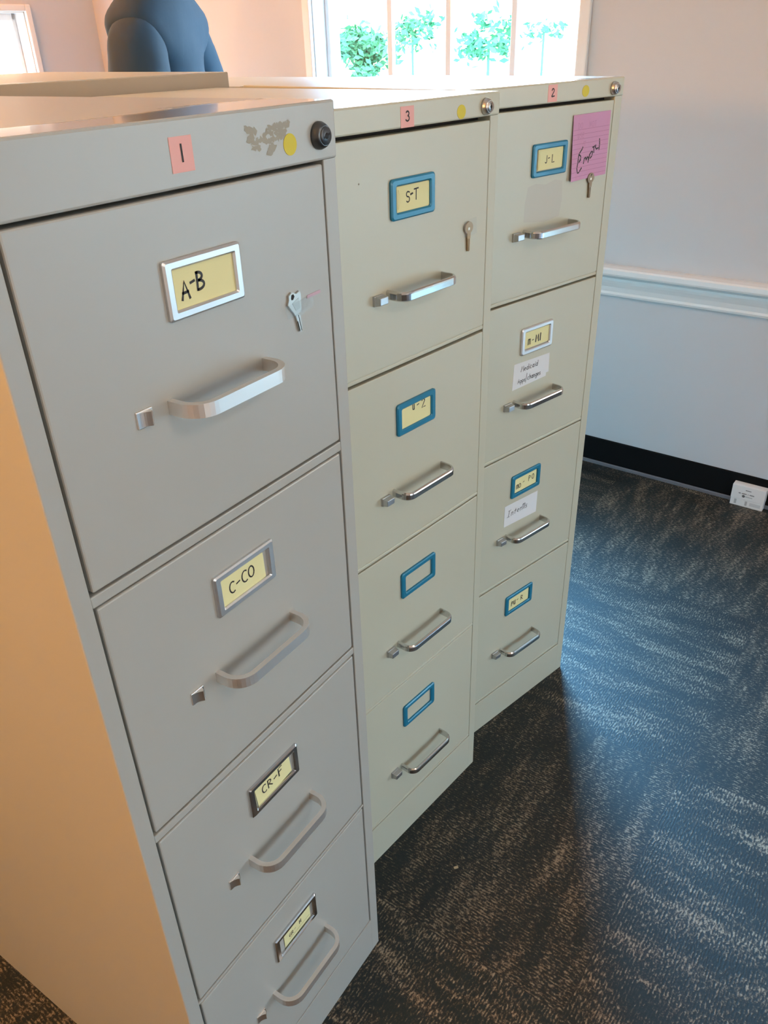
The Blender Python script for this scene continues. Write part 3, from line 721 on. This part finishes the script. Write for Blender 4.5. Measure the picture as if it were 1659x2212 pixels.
def paper1(c, Y):
    c.prism([(0.1380, 0.8140), (0.1400, 0.8630), (0.2425, 0.8600), (0.2435, 0.8230), (0.2360, 0.8230), (0.2360, 0.8165)], Y - 0.0004, Y)
    write(c, 'Medicaid', 0.1600, 0.8445, 0.0100, 0.0007, Y - 0.0006, adv=.88, slant=.15); write(c, 'Apps', 0.1530, 0.8235, 0.0085, 0.0007, Y - 0.0006, adv=.80); write(c, '/', 0.1745, 0.8225, 0.0130, 0.0007, Y - 0.0006); write(c, 'changes', 0.1800, 0.8240, 0.0095, 0.0007, Y - 0.0006, adv=.80)
def paper2(c, Y):
    c.prism([(0.1357, 0.5225), (0.1357, 0.5700), (0.2390, 0.5670), (0.2380, 0.5180)], Y - 0.0004, Y)
    write(c, 'I', 0.1450, 0.5420, 0.0130, 0.0008, Y - 0.0006, slant=.2); c.stroke([(0.1440, 0.5420), (0.1520, 0.5420)], 0.0008, Y - 0.0006); c.stroke([(0.1475, 0.5555), (0.1555, 0.5560)], 0.0008, Y - 0.0006)
    write(c, 'nterms', 0.1560, 0.5420, 0.0130, 0.0007, Y - 0.0006, adv=.92, slant=.2)
spec_2 = dict(band=0.0100, corner=0.0045, lock=(0.3620, 1.2905, 0.0105), slot=1.3, lock_mats=[M_locksilver, M_locksilver, M_dark],
    pink=(0.1845, 0.2075, 1.2800, 1.3040), num='2', dot=(0.2827, 1.2905, 0.0085, 0.0095),
    drawers=[
     dict(holder=hol(0.1998, 1.1975), holder_mat=M_blue, card=card_at(0.1700, 0.2350, 1.1825, 1.2135, w_jl), card_label='yellow card reading J-L', handle=(0.1430, 0.2690, 1.0890), latch=(0.1255, 1.0865)),
     dict(holder=hol(0.1988, 0.9005), holder_mat=M_steelframe, holder_label='silver label holder', card=card_at(0.1640, 0.2345, 0.8860, 0.9160, w_mm), card_label='yellow card reading M-MI', handle=(0.1425, 0.2630, 0.7880), latch=(0.1255, 0.7860), paper=paper1, paper_label='white handwritten label reading Medicaid Apps/changes'),
     dict(holder=hol(0.1955, 0.6065), holder_mat=M_blue, card=card_at(0.1620, 0.2290, 0.5910, 0.6210, w_mp), card_label='yellow card reading MO-PO', handle=(0.1410, 0.2560, 0.4975), latch=(0.1245, 0.4950), paper=paper2, paper_label='white handwritten label reading Interms'),
     dict(holder=hol(0.1995, 0.3125), holder_mat=M_blue, card=card_at(0.1660, 0.2320, 0.2970, 0.3270, w_pr), card_label='yellow card reading PU-R', handle=(0.1440, 0.2580, 0.1985), latch=(0.1270, 0.1985)),
    ])
def ghost(d):
    rnd = random.Random(5)
    pts = [(0.150, 1.160), (0.170, 1.163), (0.195, 1.159), (0.220, 1.164), (0.240, 1.160), (0.243, 1.130), (0.238, 1.104), (0.200, 1.100), (0.165, 1.104), (0.143, 1.107), (0.144, 1.135)]
    d.poly([(x, -0.0001, z) for x, z in pts], mi=2)
spec_2['drawers'][0]['marks'] = [ghost]
Z2 = [(0.9800, 1.2728), (0.6840, 0.9762), (0.3860, 0.6810), (0.0873, 0.3825)]
cabinet('two', 'filing_cabinet', (0.8408, 0.1079, 0), -0.2436, 0.392, 0.565, 1.3066, Z2, 0.020, 0.3700, M_beige, M_beige_top, spec_2,
        'farthest beige filing cabinet of the front row with sticker number 2 and purple note')

# ---- cabinets of the back row, seen from their plain backs
def back_cabinet(name, loc, yaw, w, d, H, m_, mtop, label):
    root = tag(empty(name, loc, yaw), label, 'filing cabinet')
    m = MB(); m.box(0, w, 0, d, 0, H - 0.045, 0.002); m.obj('body', m_, root)
    m = MB(); m.box(-0.001, w + 0.001, -0.001, d + 0.001, H - 0.045, H, 0.002)
    for f in m.bm.faces:
        if f.normal.z > 0.9: f.material_index = 1
    m.obj('top_cover', [m_, mtop], root)
    for k in range(4):
        z0 = 0.09 + k * 0.296
        m = MB(); m.box(0.02, w - 0.02, d - 0.002, d + 0.004, z0, z0 + 0.285, 0.002); dr = m.obj('drawer', m_, root)
        m = MB(); m.sweep([(w - x, d - y) for x, y in handle_path(w / 2 - 0.06, w / 2 + 0.06, 0.03, 0.015)], [(-0.002, -0.006), (0.002, -0.006), (0.002, 0.006), (-0.002, 0.006)], z0 + 0.12); m.obj('handle', M_chrome, dr)
    return root
back_cabinet('filing_cabinet', (0.945 - 1.10 * math.cos(0.196), 0.662 + 1.10 * math.sin(0.196), 0), -0.196, 1.10, 0.74, 1.330, M_tan, M_beige_top,
             'wide taupe cabinet, slightly taller, behind the grey cabinet, plain back panel showing')
back_cabinet('filing_cabinet', (1.062, 0.705, 0), -0.10, 0.385, 0.58, 1.300, M_beige, M_beige_top,
             'pale cabinet behind the number 2 cabinet, only its bright top showing')

# ------------------------------------------------------------------ keys, note, tape on the fronts
def lmat(root): return Matrix.Translation(root.location) @ Matrix.Rotation(root.rotation_euler.z, 4, 'Z')
def on_front(name, key, origin, build, mats, label, cat):
    """a thing lying on a cabinet front; origin is (x, z) on that front"""
    root = CAB[key][0]
    e = empty(name, (0, 0, 0)); M_ = lmat(root) @ Matrix.Translation((origin[0], -0.0012, origin[1]))
    e.location = M_.translation; e.rotation_euler = (0, 0, root.rotation_euler.z)
    build(e)
    if cat == 'key': e.scale = (1, 1, 0.79)
    return tag(e, label, cat)
def rot2(pts, a, o=(0, 0)):
    return [(o[0] + x * math.cos(a) - z * math.sin(a), o[1] + x * math.sin(a) + z * math.cos(a)) for x, z in pts]
def key_square(e):
    a = math.radians(9)
    out = rot2([(-0.0020, 0.0415), (0.0040, 0.0370), (0.0090, 0.0385), (0.0110, 0.0360), (0.0100, 0.0300), (0.0070, 0.0155), (0.0042, 0.0140), (0.0042, 0.0120), (-0.0042, 0.0120), (-0.0050, 0.0150), (-0.0110, 0.0290), (-0.0080, 0.0340), (-0.0070, 0.0390)], a)
    m = MB(); m.prism(out, -0.0022, 0.0, bev=0.0004)
    m.prism(rot2([(-0.0045, 0.0345), (-0.0030, 0.0385), (0.0000, 0.0385), (0.0008, 0.0350), (-0.0020, 0.0320), (-0.0042, 0.0325)], a), -0.0023, -0.0020, mi=1)
    m.prism(rot2([(-0.0045, 0.0285), (0.0060, 0.0310), (0.0055, 0.0180), (-0.0015, 0.0175)], a), -0.0024, -0.0020, mi=2)
    m.obj('key_bow', [M_nickelkey, M_dark, simple('key_face', (0.42, 0.42, 0.39), 0.45, 0.8)], e)
    m = MB()
    m.prism(rot2([(-0.0036, 0.0125), (0.0036, 0.0125), (0.0036, 0.0070), (0.0028, 0.0060), (0.0028, -0.0085), (0.0008, -0.0110), (-0.0022, -0.0100), (-0.0030, 0.0060)], a), -0.0022, 0, bev=0.0003)
    m.prism(rot2([(0.0002, 0.0110), (0.0010, 0.0110), (0.0012, -0.0098), (0.0003, -0.0098)], a), -0.0023, -0.0020, mi=1)
    m.prism(rot2([(-0.0031, 0.0040), (-0.0018, 0.0040), (-0.0014, -0.0092), (-0.0026, -0.0085)], a), -0.00225, -0.0020, mi=1)
    m.obj('key_blade', [M_nickelkey, M_dark], e)
    m = MB(); m.prism([(-0.020, 0.0265), (0.022, 0.0290), (0.024, 0.0150), (0.004, 0.0100), (-0.018, 0.0110)], -0.0029, -0.0027)
    m.obj('clear_tape', M_film, e)
def key_round(metal, holes=True, with_tape=True, flip=1):
    def f(e):
        n = 26; r = 0.0098
        m = MB(); out = []
        for k in range(n + 1):
            a = math.radians(-62 + (304) * k / n); out.append((r * math.cos(a), 0.0310 + r * 1.08 * math.sin(a)))
        m.prism(out, -0.0022, 0.0, bev=0.0005)
        m.prism([(-0.0046, 0.0235), (0.0046, 0.0235), (0.0036, 0.0120), (-0.0036, 0.0120)], -0.00215, 0, bev=0.0003)
        if holes: m.prism(rot2([(-0.0012, 0.0020), (0.0012, 0.0020), (0.0010, -0.0018), (-0.0012, -0.0018)], -0.4, (0.0005, 0.0370)), -0.0023, -0.0020, mi=1)
        m.prism(rrect(-0.0024, 0.0016, 0.0270, 0.0315, 0.0006, 2), -0.0024, -0.0020, mi=2)
        m.obj('key_bow', [metal, M_dark, simple('key_stamp', (0.72, 0.62, 0.50), 0.3, 0.9)], e)
        m = MB(); m.prism([(-0.0032, 0.0125), (0.0028, 0.0125), (0.0026, -0.0085), (0.0008, -0.0105), (-0.0022, -0.0095)], -0.0022, 0, bev=0.0003)
        m.prism([(-0.0004, 0.0120), (0.0005, 0.0120), (0.0005, -0.0095), (-0.0004, -0.0095)], -0.0023, -0.0020, mi=1)
        m.obj('key_blade', [metal, M_dark], e)
        if with_tape:
            m = MB(); m.prism([(-0.014, 0.0440), (0.016, 0.0470), (0.018, 0.0180), (-0.013, 0.0160)], -0.0029, -0.0027); m.obj('clear_tape', M_film, e)
    return f
on_front('key', 'grey', (0.3065, 1.1342), key_square, None, 'silver key with angular bow taped to the grey cabinet beside the A-B label', 'key')
on_front('key', 'three', (0.3240, 1.1075 + 0.0060), key_round(M_brasskey, holes=False), None, 'round-headed brass key under clear tape on the number 3 cabinet', 'key')
on_front('key', 'two', (0.3180, 1.1280 + 0.0030), key_round(M_taupekey, with_tape=False), None, 'round-headed tarnished key hanging over the bottom of the purple note', 'key')
def pink_tape(e):
    m = MB(); m.prism([(-0.0110, -0.0014), (-0.0105, 0.0018), (0.0105, 0.0026), (0.0108, -0.0006)], -0.0004, -0.0001); m.obj('tape_strip', M_pinktape, e)
on_front('tape', 'grey', (0.3335, 1.1555), pink_tape, None, 'small pink strip of tape right of the silver key on the grey cabinet', 'tape')
def note(e):
    m = MB(); w, h = 0.1045, 0.1010
    # a sheet that lifts a little at its lower left
    b = bmesh.new(); nx, nz = 8, 10; g = {}
    def surf(u, v):
        lift = 0.004 * (1 - u) ** 3 * (1 - v) ** 1.2
        return (u * w + 0.0020 * (1 - v) * (1 if u > .5 else .6), -0.0006 - lift, v * h + u * 0.0010)
    for i in range(nx + 1):
        for j in range(nz + 1): g[i, j] = b.verts.new(surf(i / nx, j / nz))
    for i in range(nx):
        for j in range(nz): b.faces.new((g[i, j], g[i + 1, j], g[i + 1, j + 1], g[i, j + 1]))
    m._merge(b, 0)
    def st(pts, wd, mi): 
        k = []
        for (u0, v0), (u1, v1) in zip(pts, pts[1:]):
            for q in range(4): k.append((u0 + (u1 - u0) * q / 4, v0 + (v1 - v0) * q / 4))
        k.append(pts[-1])
        b = bmesh.new(); vs = []
        for i, p in enumerate(k):
            a = Vector(k[max(i - 1, 0)]); c = Vector(k[min(i + 1, len(k) - 1)]); t = (c - a)
            t = t.normalized() if t.length > 0 else Vector((1, 0))
            nn = Vector((-t.y, t.x)) * wd / 2 / w
            q1 = surf(p[0] + nn.x, p[1] + nn.y); q2 = surf(p[0] - nn.x, p[1] - nn.y)
            vs.append((b.verts.new((q1[0], q1[1] - 0.0002, q1[2])), b.verts.new((q2[0], q2[1] - 0.0002, q2[2]))))
        for a, c in zip(vs, vs[1:]): b.faces.new((a[0], a[1], c[1], c[0]))
        m._merge(b, mi)
    for k in range(11):
        v = 0.775 - k * 0.0715; st([(0.01, v), (0.99, v)], 0.0006, 2)
    def wr(text, u, v, hh, wd, mi, adv=.8, slope=0, hs=None):
        cx = u; hs = hs or hh
        for ch in text:
            if ch == ' ': cx += hh * .7; continue
            for s_ in G[ch]: st([(cx + a * hs, v + b_ * hh + (cx + a * hs - u) * slope) for a, b_ in s_], wd, mi)
            cx += hs * ADV.get(ch, adv)
    wr('DO', 0.13, 0.790, 0.085, 0.0006, 3); wr('NOT', 0.43, 0.790, 0.085, 0.0006, 3); wr('USE', 0.13, 0.645, 0.080, 0.0006, 3); wr('IT', 0.28, 0.50, 0.085, 0.0006, 3); wr('YET', 0.50, 0.50, 0.085, 0.0005, 3) if 'Y' in G else None
    K = 0.0025
    st([(0.30, 0.51), (0.27, 0.47), (0.20, 0.41), (0.19, 0.38), (0.18, 0.29), (0.16, 0.19), (0.18, 0.12), (0.22, 0.12), (0.30, 0.19)], K, 1)
    st([(0.20, 0.40), (0.25, 0.37), (0.25, 0.33), (0.20, 0.27), (0.26, 0.32)], K, 1)
    st([(0.34, 0.24), (0.355, 0.32), (0.40, 0.34), (0.41, 0.29), (0.45, 0.345), (0.47, 0.32), (0.475, 0.26)], K, 1)
    st([(0.47, 0.245), (0.50, 0.37), (0.545, 0.415), (0.575, 0.40), (0.56, 0.34), (0.51, 0.305)], K, 1)
    st([(0.56, 0.47), (0.60, 0.485), (0.61, 0.38)], K, 1); st([(0.60, 0.485), (0.665, 0.495)], K, 1)
    st([(0.63, 0.49), (0.67, 0.435), (0.73, 0.45)], K, 1); st([(0.74, 0.595), (0.755, 0.50), (0.75, 0.41)], K, 1)
    o = m.obj('note_sheet', [M_mauve, M_ink, M_mauveline, M_faint], e)
on_front('sticky_note', 'two', (0.2555, 1.1558), note, None, 'purple lined sticky note with the word Empty in black marker on the farthest cabinet', 'note')

# ------------------------------------------------------------------ things on the floor
def carton():
    x, y, _ = 2.274, -0.196, 0
    e = empty('small_carton', (2.2730, -0.1955, 0), WA)
    # local: x outward to the wall, y along the wall
    m = MB(); m.box(0.0, 0.030, -0.0515, 0.0515, 0.0, 0.074, 0.0012)
    m.obj('carton_body', M_cardboard, e)
    m = MB(); m.box(-0.0012, 0.029, -0.0525, 0.0525, 0.0265, 0.0755, 0.0012)
    # print on the sleeve, drawn on the face that looks into the room
    def dash(y0, y1, z0, z1, mi=1): m.box(-0.0015, -0.0011, y0, y1, z0, z1, mi=mi)
    rnd = random.Random(2)
    cx = 0.030
    for k in range(17):
        wd = rnd.choice((0.0022, 0.003, 0.0036)); cx -= wd
        if k not in (3, 9, 11): dash(cx, cx + wd * 0.8, 0.0462 , 0.0495, 1)
    for k in range(6): dash(0.0075 - k * 0.0030, 0.0098 - k * 0.0030, 0.0600, 0.0628, 1)
    for k in range(7): dash(0.0045 - k * 0.0032, 0.0071 - k * 0.0032, 0.0368, 0.0405, 2)
    b = bmesh.new(); n = 18
    b.faces.new([b.verts.new((-0.0015, 0.0130 + 0.0048 * math.cos(2 * math.pi * k / n), 0.0390 + 0.0048 * math.sin(2 * math.pi * k / n))) for k in range(n)]); m._merge(b, 1)
    m.obj('carton_sleeve', [M_cardboard, M_print, M_printlt], e)
    m = MB()
    m.box(-0.0004, 0.0, 0.032, 0.039, 0.006, 0.0225)
    m.obj('printed_label', M_printlt, e)
    m = MB()
    m.box(-0.0004, 0.0, -0.002, 0.005, 0.006, 0.0225)
    m.obj('printed_label', M_printlt, e)
    m = MB(); m.box(-0.0004, 0.0, -0.044, -0.010, 0.0085, 0.0205); m.obj('printed_label', simple('carton_print_pale', (0.62, 0.63, 0.64), 0.7), e)
    tag(e, 'small white cardboard carton with black print on the carpet against the black baseboard', 'carton')
carton()
m = MB(); m.box(-0.0042, 0.0042, -0.0022, 0.0022, 0.0, 0.0022, 0.0004); m.box(-0.0006, 0.0006, -0.0023, 0.0023, 0.0, 0.0024)
o = m.obj('scrap', M_scrap); o.location = (0.5823, -0.0445, 0.0005); o.rotation_euler = (0, 0, -0.7)
tag(o, 'tiny tan crumb of debris on the dark carpet below the number 3 cabinet', 'debris')

# ------------------------------------------------------------------ person behind the cabinets
def skinned(name, verts, edges, radii, material, parent, sub=2, root_i=0):
    me = bpy.data.meshes.new(name); me.from_pydata([Vector(v) for v in verts], edges, [])
    o = bpy.data.objects.new(name, me); COL.objects.link(o); o.parent = parent
    o.modifiers.new('Skin', 'SKIN'); o.modifiers['Skin'].use_smooth_shade = True
    sv = me.skin_vertices[0].data
    for i, r in enumerate(radii):
        sv[i].radius = r if isinstance(r, tuple) else (r, r); sv[i].use_root = (i == root_i)
    sm = o.modifiers.new('Sub', 'SUBSURF'); sm.levels = sub; sm.render_levels = sub
    me.materials.append(material)
    return o
def person():
    e = empty('person', (1.610, 1.560, 0), math.radians(0))   # local +y is where the person faces
    e.rotation_euler = (0, 0, math.radians(26))
    # body, one surface; local x to the right of the person
    V = [(0, 0, .98), (0, .005, 1.10), (0, .01, 1.24), (0, 0, 1.38), (0, -.01, 1.47), (0, .005, 1.55), (0, .03, 1.62), (0, .03, 1.72),
         (.10, 0, .93), (.11, .01, .52), (.11, -.02, .10), (.12, .13, .04),
         (-.10, 0, .93), (-.11, .01, .52), (-.11, -.02, .10), (-.12, .13, .04),
         (.17, -.01, 1.44), (.225, -.02, 1.17), (.23, .10, .97), (.22, .17, .90),
         (-.17, -.01, 1.44), (-.225, -.02, 1.17), (-.23, .10, .97), (-.22, .17, .90)]
    E = [(0, 1), (1, 2), (2, 3), (3, 4), (4, 5), (5, 6), (6, 7), (0, 8), (8, 9), (9, 10), (10, 11), (0, 12), (12, 13), (13, 14), (14, 15), (4, 16), (16, 17), (17, 18), (18, 19), (4, 20), (20, 21), (21, 22), (22, 23)]
    Rr = [.13, .12, .13, .13, .09, .052, .078, .085, .085, .055, .038, .03, .085, .055, .038, .03, .055, .042, .03, .026, .055, .042, .03, .026]
    nb = len(V)
    for sgn, base in ((1, 19), (-1, 23)):
        bx, by, bz = V[base]
        for k, (dx, L_) in enumerate(((-.026, .060), (-.009, .072), (.009, .068), (.026, .052))):
            i = len(V); V += [(bx + dx, by + .045, bz - .035), (bx + dx, by + .045 + L_ * .45, bz - .055), (bx + dx, by + .045 + L_ * .65, bz - .055 - L_ * .4)]
            E += [(base, i), (i, i + 1), (i + 1, i + 2)]; Rr += [.011, .0095, .008]
        i = len(V); V += [(bx - sgn * .035, by + .02, bz - .03), (bx - sgn * .045, by + .055, bz - .045)]; E += [(base, i), (i, i + 1)]; Rr += [.012, .009]
    skinned('body', V, E, Rr, M_skin, e, 2)
    # shirt
    fold = bpy.data.textures.new('cloth_folds', 'CLOUDS'); fold.noise_scale = 0.11
    def folds(o, k):
        d = o.modifiers.new('Folds', 'DISPLACE'); d.texture = fold; d.strength = k; d.mid_level = 0.5; d.texture_coords = 'GLOBAL'; return o
    V = [(0, .0, 1.00), (0, .005, 1.12), (0, .0, 1.24), (0, -.005, 1.34), (0, -.015, 1.435), (0, -.005, 1.53), (.150, -.018, 1.430), (.215, -.022, 1.375), (-.150, -.018, 1.430), (-.215, -.022, 1.375)]
    E = [(0, 1), (1, 2), (2, 3), (3, 4), (4, 5), (4, 6), (6, 7), (4, 8), (8, 9)]
    folds(skinned('t_shirt', V, E, [(.205, .150), (.205, .150), (.205, .145), (.190, .135), (.150, .11), .075, .090, .082, .090, .082], M_shirt, e, 3), .022)['label'] = 'dark navy t-shirt'
    for sx in (1, -1):
        V = [(sx * .150, -.015, 1.425), (sx * .205, -.02, 1.375), (sx * .250, -.03, 1.28), (sx * .290, -.045, 1.12)]
        folds(skinned('sleeve', V, [(0, 1), (1, 2), (2, 3)], [.072, .088, .090, .098], M_shirt, e, 3), .018)
    V = [(0, 0, 1.00), (0, 0, .93), (.10, 0, .84), (.112, .01, .50), (.112, -.015, .09), (-.10, 0, .84), (-.112, .01, .50), (-.112, -.015, .09)]
    E = [(0, 1), (1, 2), (2, 3), (3, 4), (1, 5), (5, 6), (6, 7)]
    skinned('trousers', V, E, [(.16, .125), (.16, .13), .095, .075, .062, .095, .075, .062], M_trouser, e, 2)
    for sx in (1, -1):
        m = MB(); m.box(sx * .115 - .048, sx * .115 + .048, -.07, .20, 0.0, .085, .028, seg=4); m.obj('shoe', M_shoe, e)
    m = MB(); b = bmesh.new(); bmesh.ops.create_uvsphere(b, u_segments=28, v_segments=18, radius=1.0)
    for v in b.verts:
        q = v.co; v.co = Vector((q.x * .084, .012 + q.y * .102, 1.715 + q.z * .10))
    bmesh.ops.delete(b, geom=[v for v in b.verts if v.co.z < 1.67 - 0.0 and v.co.y > -.02 or (v.co.y > .07 and v.co.z < 1.76)], context='VERTS')
    m._merge(b, 0, True); m.obj('hair', M_hair, e)
    # facial features
    for sx in (1, -1):
        m = MB(); m.box(sx * .092 - .008, sx * .092 + .008, .0, .03, 1.64, 1.70, .006); m.obj('ear', M_skin, e)
    m = MB(); m.box(-.012, .012, .10, .135, 1.635, 1.68, .008); m.obj('nose', M_skin, e)
    tag(e, 'person in a dark navy t-shirt standing behind the cabinets, seen from behind', 'person')
person()

# ------------------------------------------------------------------ leaves outside the window
def shrub(loc, rad, h, n, label, seed):
    rnd = random.Random(seed)
    e = empty('tree', loc)
    m = MB(); m.box(-0.012, 0.012, -0.012, 0.012, 0, h - rad[2] * .2, 0.004); m.obj('trunk', M_leaf, e)
    b = bmesh.new()
    clumps = [(Vector((rnd.uniform(-1, 1) * rad[0], rnd.uniform(-1, 1) * rad[1], h + rnd.uniform(-1, 1) * rad[2])), rnd.uniform(.04, .12)) for _ in range(34)]
    for _ in range(n):
        c, cr = rnd.choice(clumps)
        d = Vector((rnd.gauss(0, 1), rnd.gauss(0, 1), rnd.gauss(0, 1))) * cr * 0.55
        p = c + d; s = rnd.uniform(.028, .060)
        ax = Vector((rnd.gauss(0, 1), rnd.gauss(0, 1), rnd.gauss(0, .6))).normalized(); bx = ax.cross(Vector((rnd.gauss(0, 1), rnd.gauss(0, 1), rnd.gauss(0, 1)))).normalized()
        b.faces.new([b.verts.new(p + ax * s), b.verts.new(p + bx * s * .45), b.verts.new(p - ax * s), b.verts.new(p - bx * s * .45)])
    m = MB(); m._merge(b, 0); m.obj('foliage', M_leaf, e)
    tag(e, label, 'tree')
shrub((7.11, 4.64, -0.2), (0.14, 0.24, 0.20), 1.45, 1700, 'pale green tree outside the window behind its left pane', 1)
shrub((9.02, 5.30, -0.2), (0.15, 0.30, 0.15), 1.66, 420, 'sparse green tree outside the window behind its second pane', 2)
shrub((7.72, 3.62, -0.2), (0.15, 0.24, 0.14), 1.58, 420, 'green tree outside the window behind its third pane', 5)
shrub((9.85, 4.00, -0.2), (0.12, 0.22, 0.07), 1.62, 90, 'wispy green tree outside the window behind its right pane', 3)
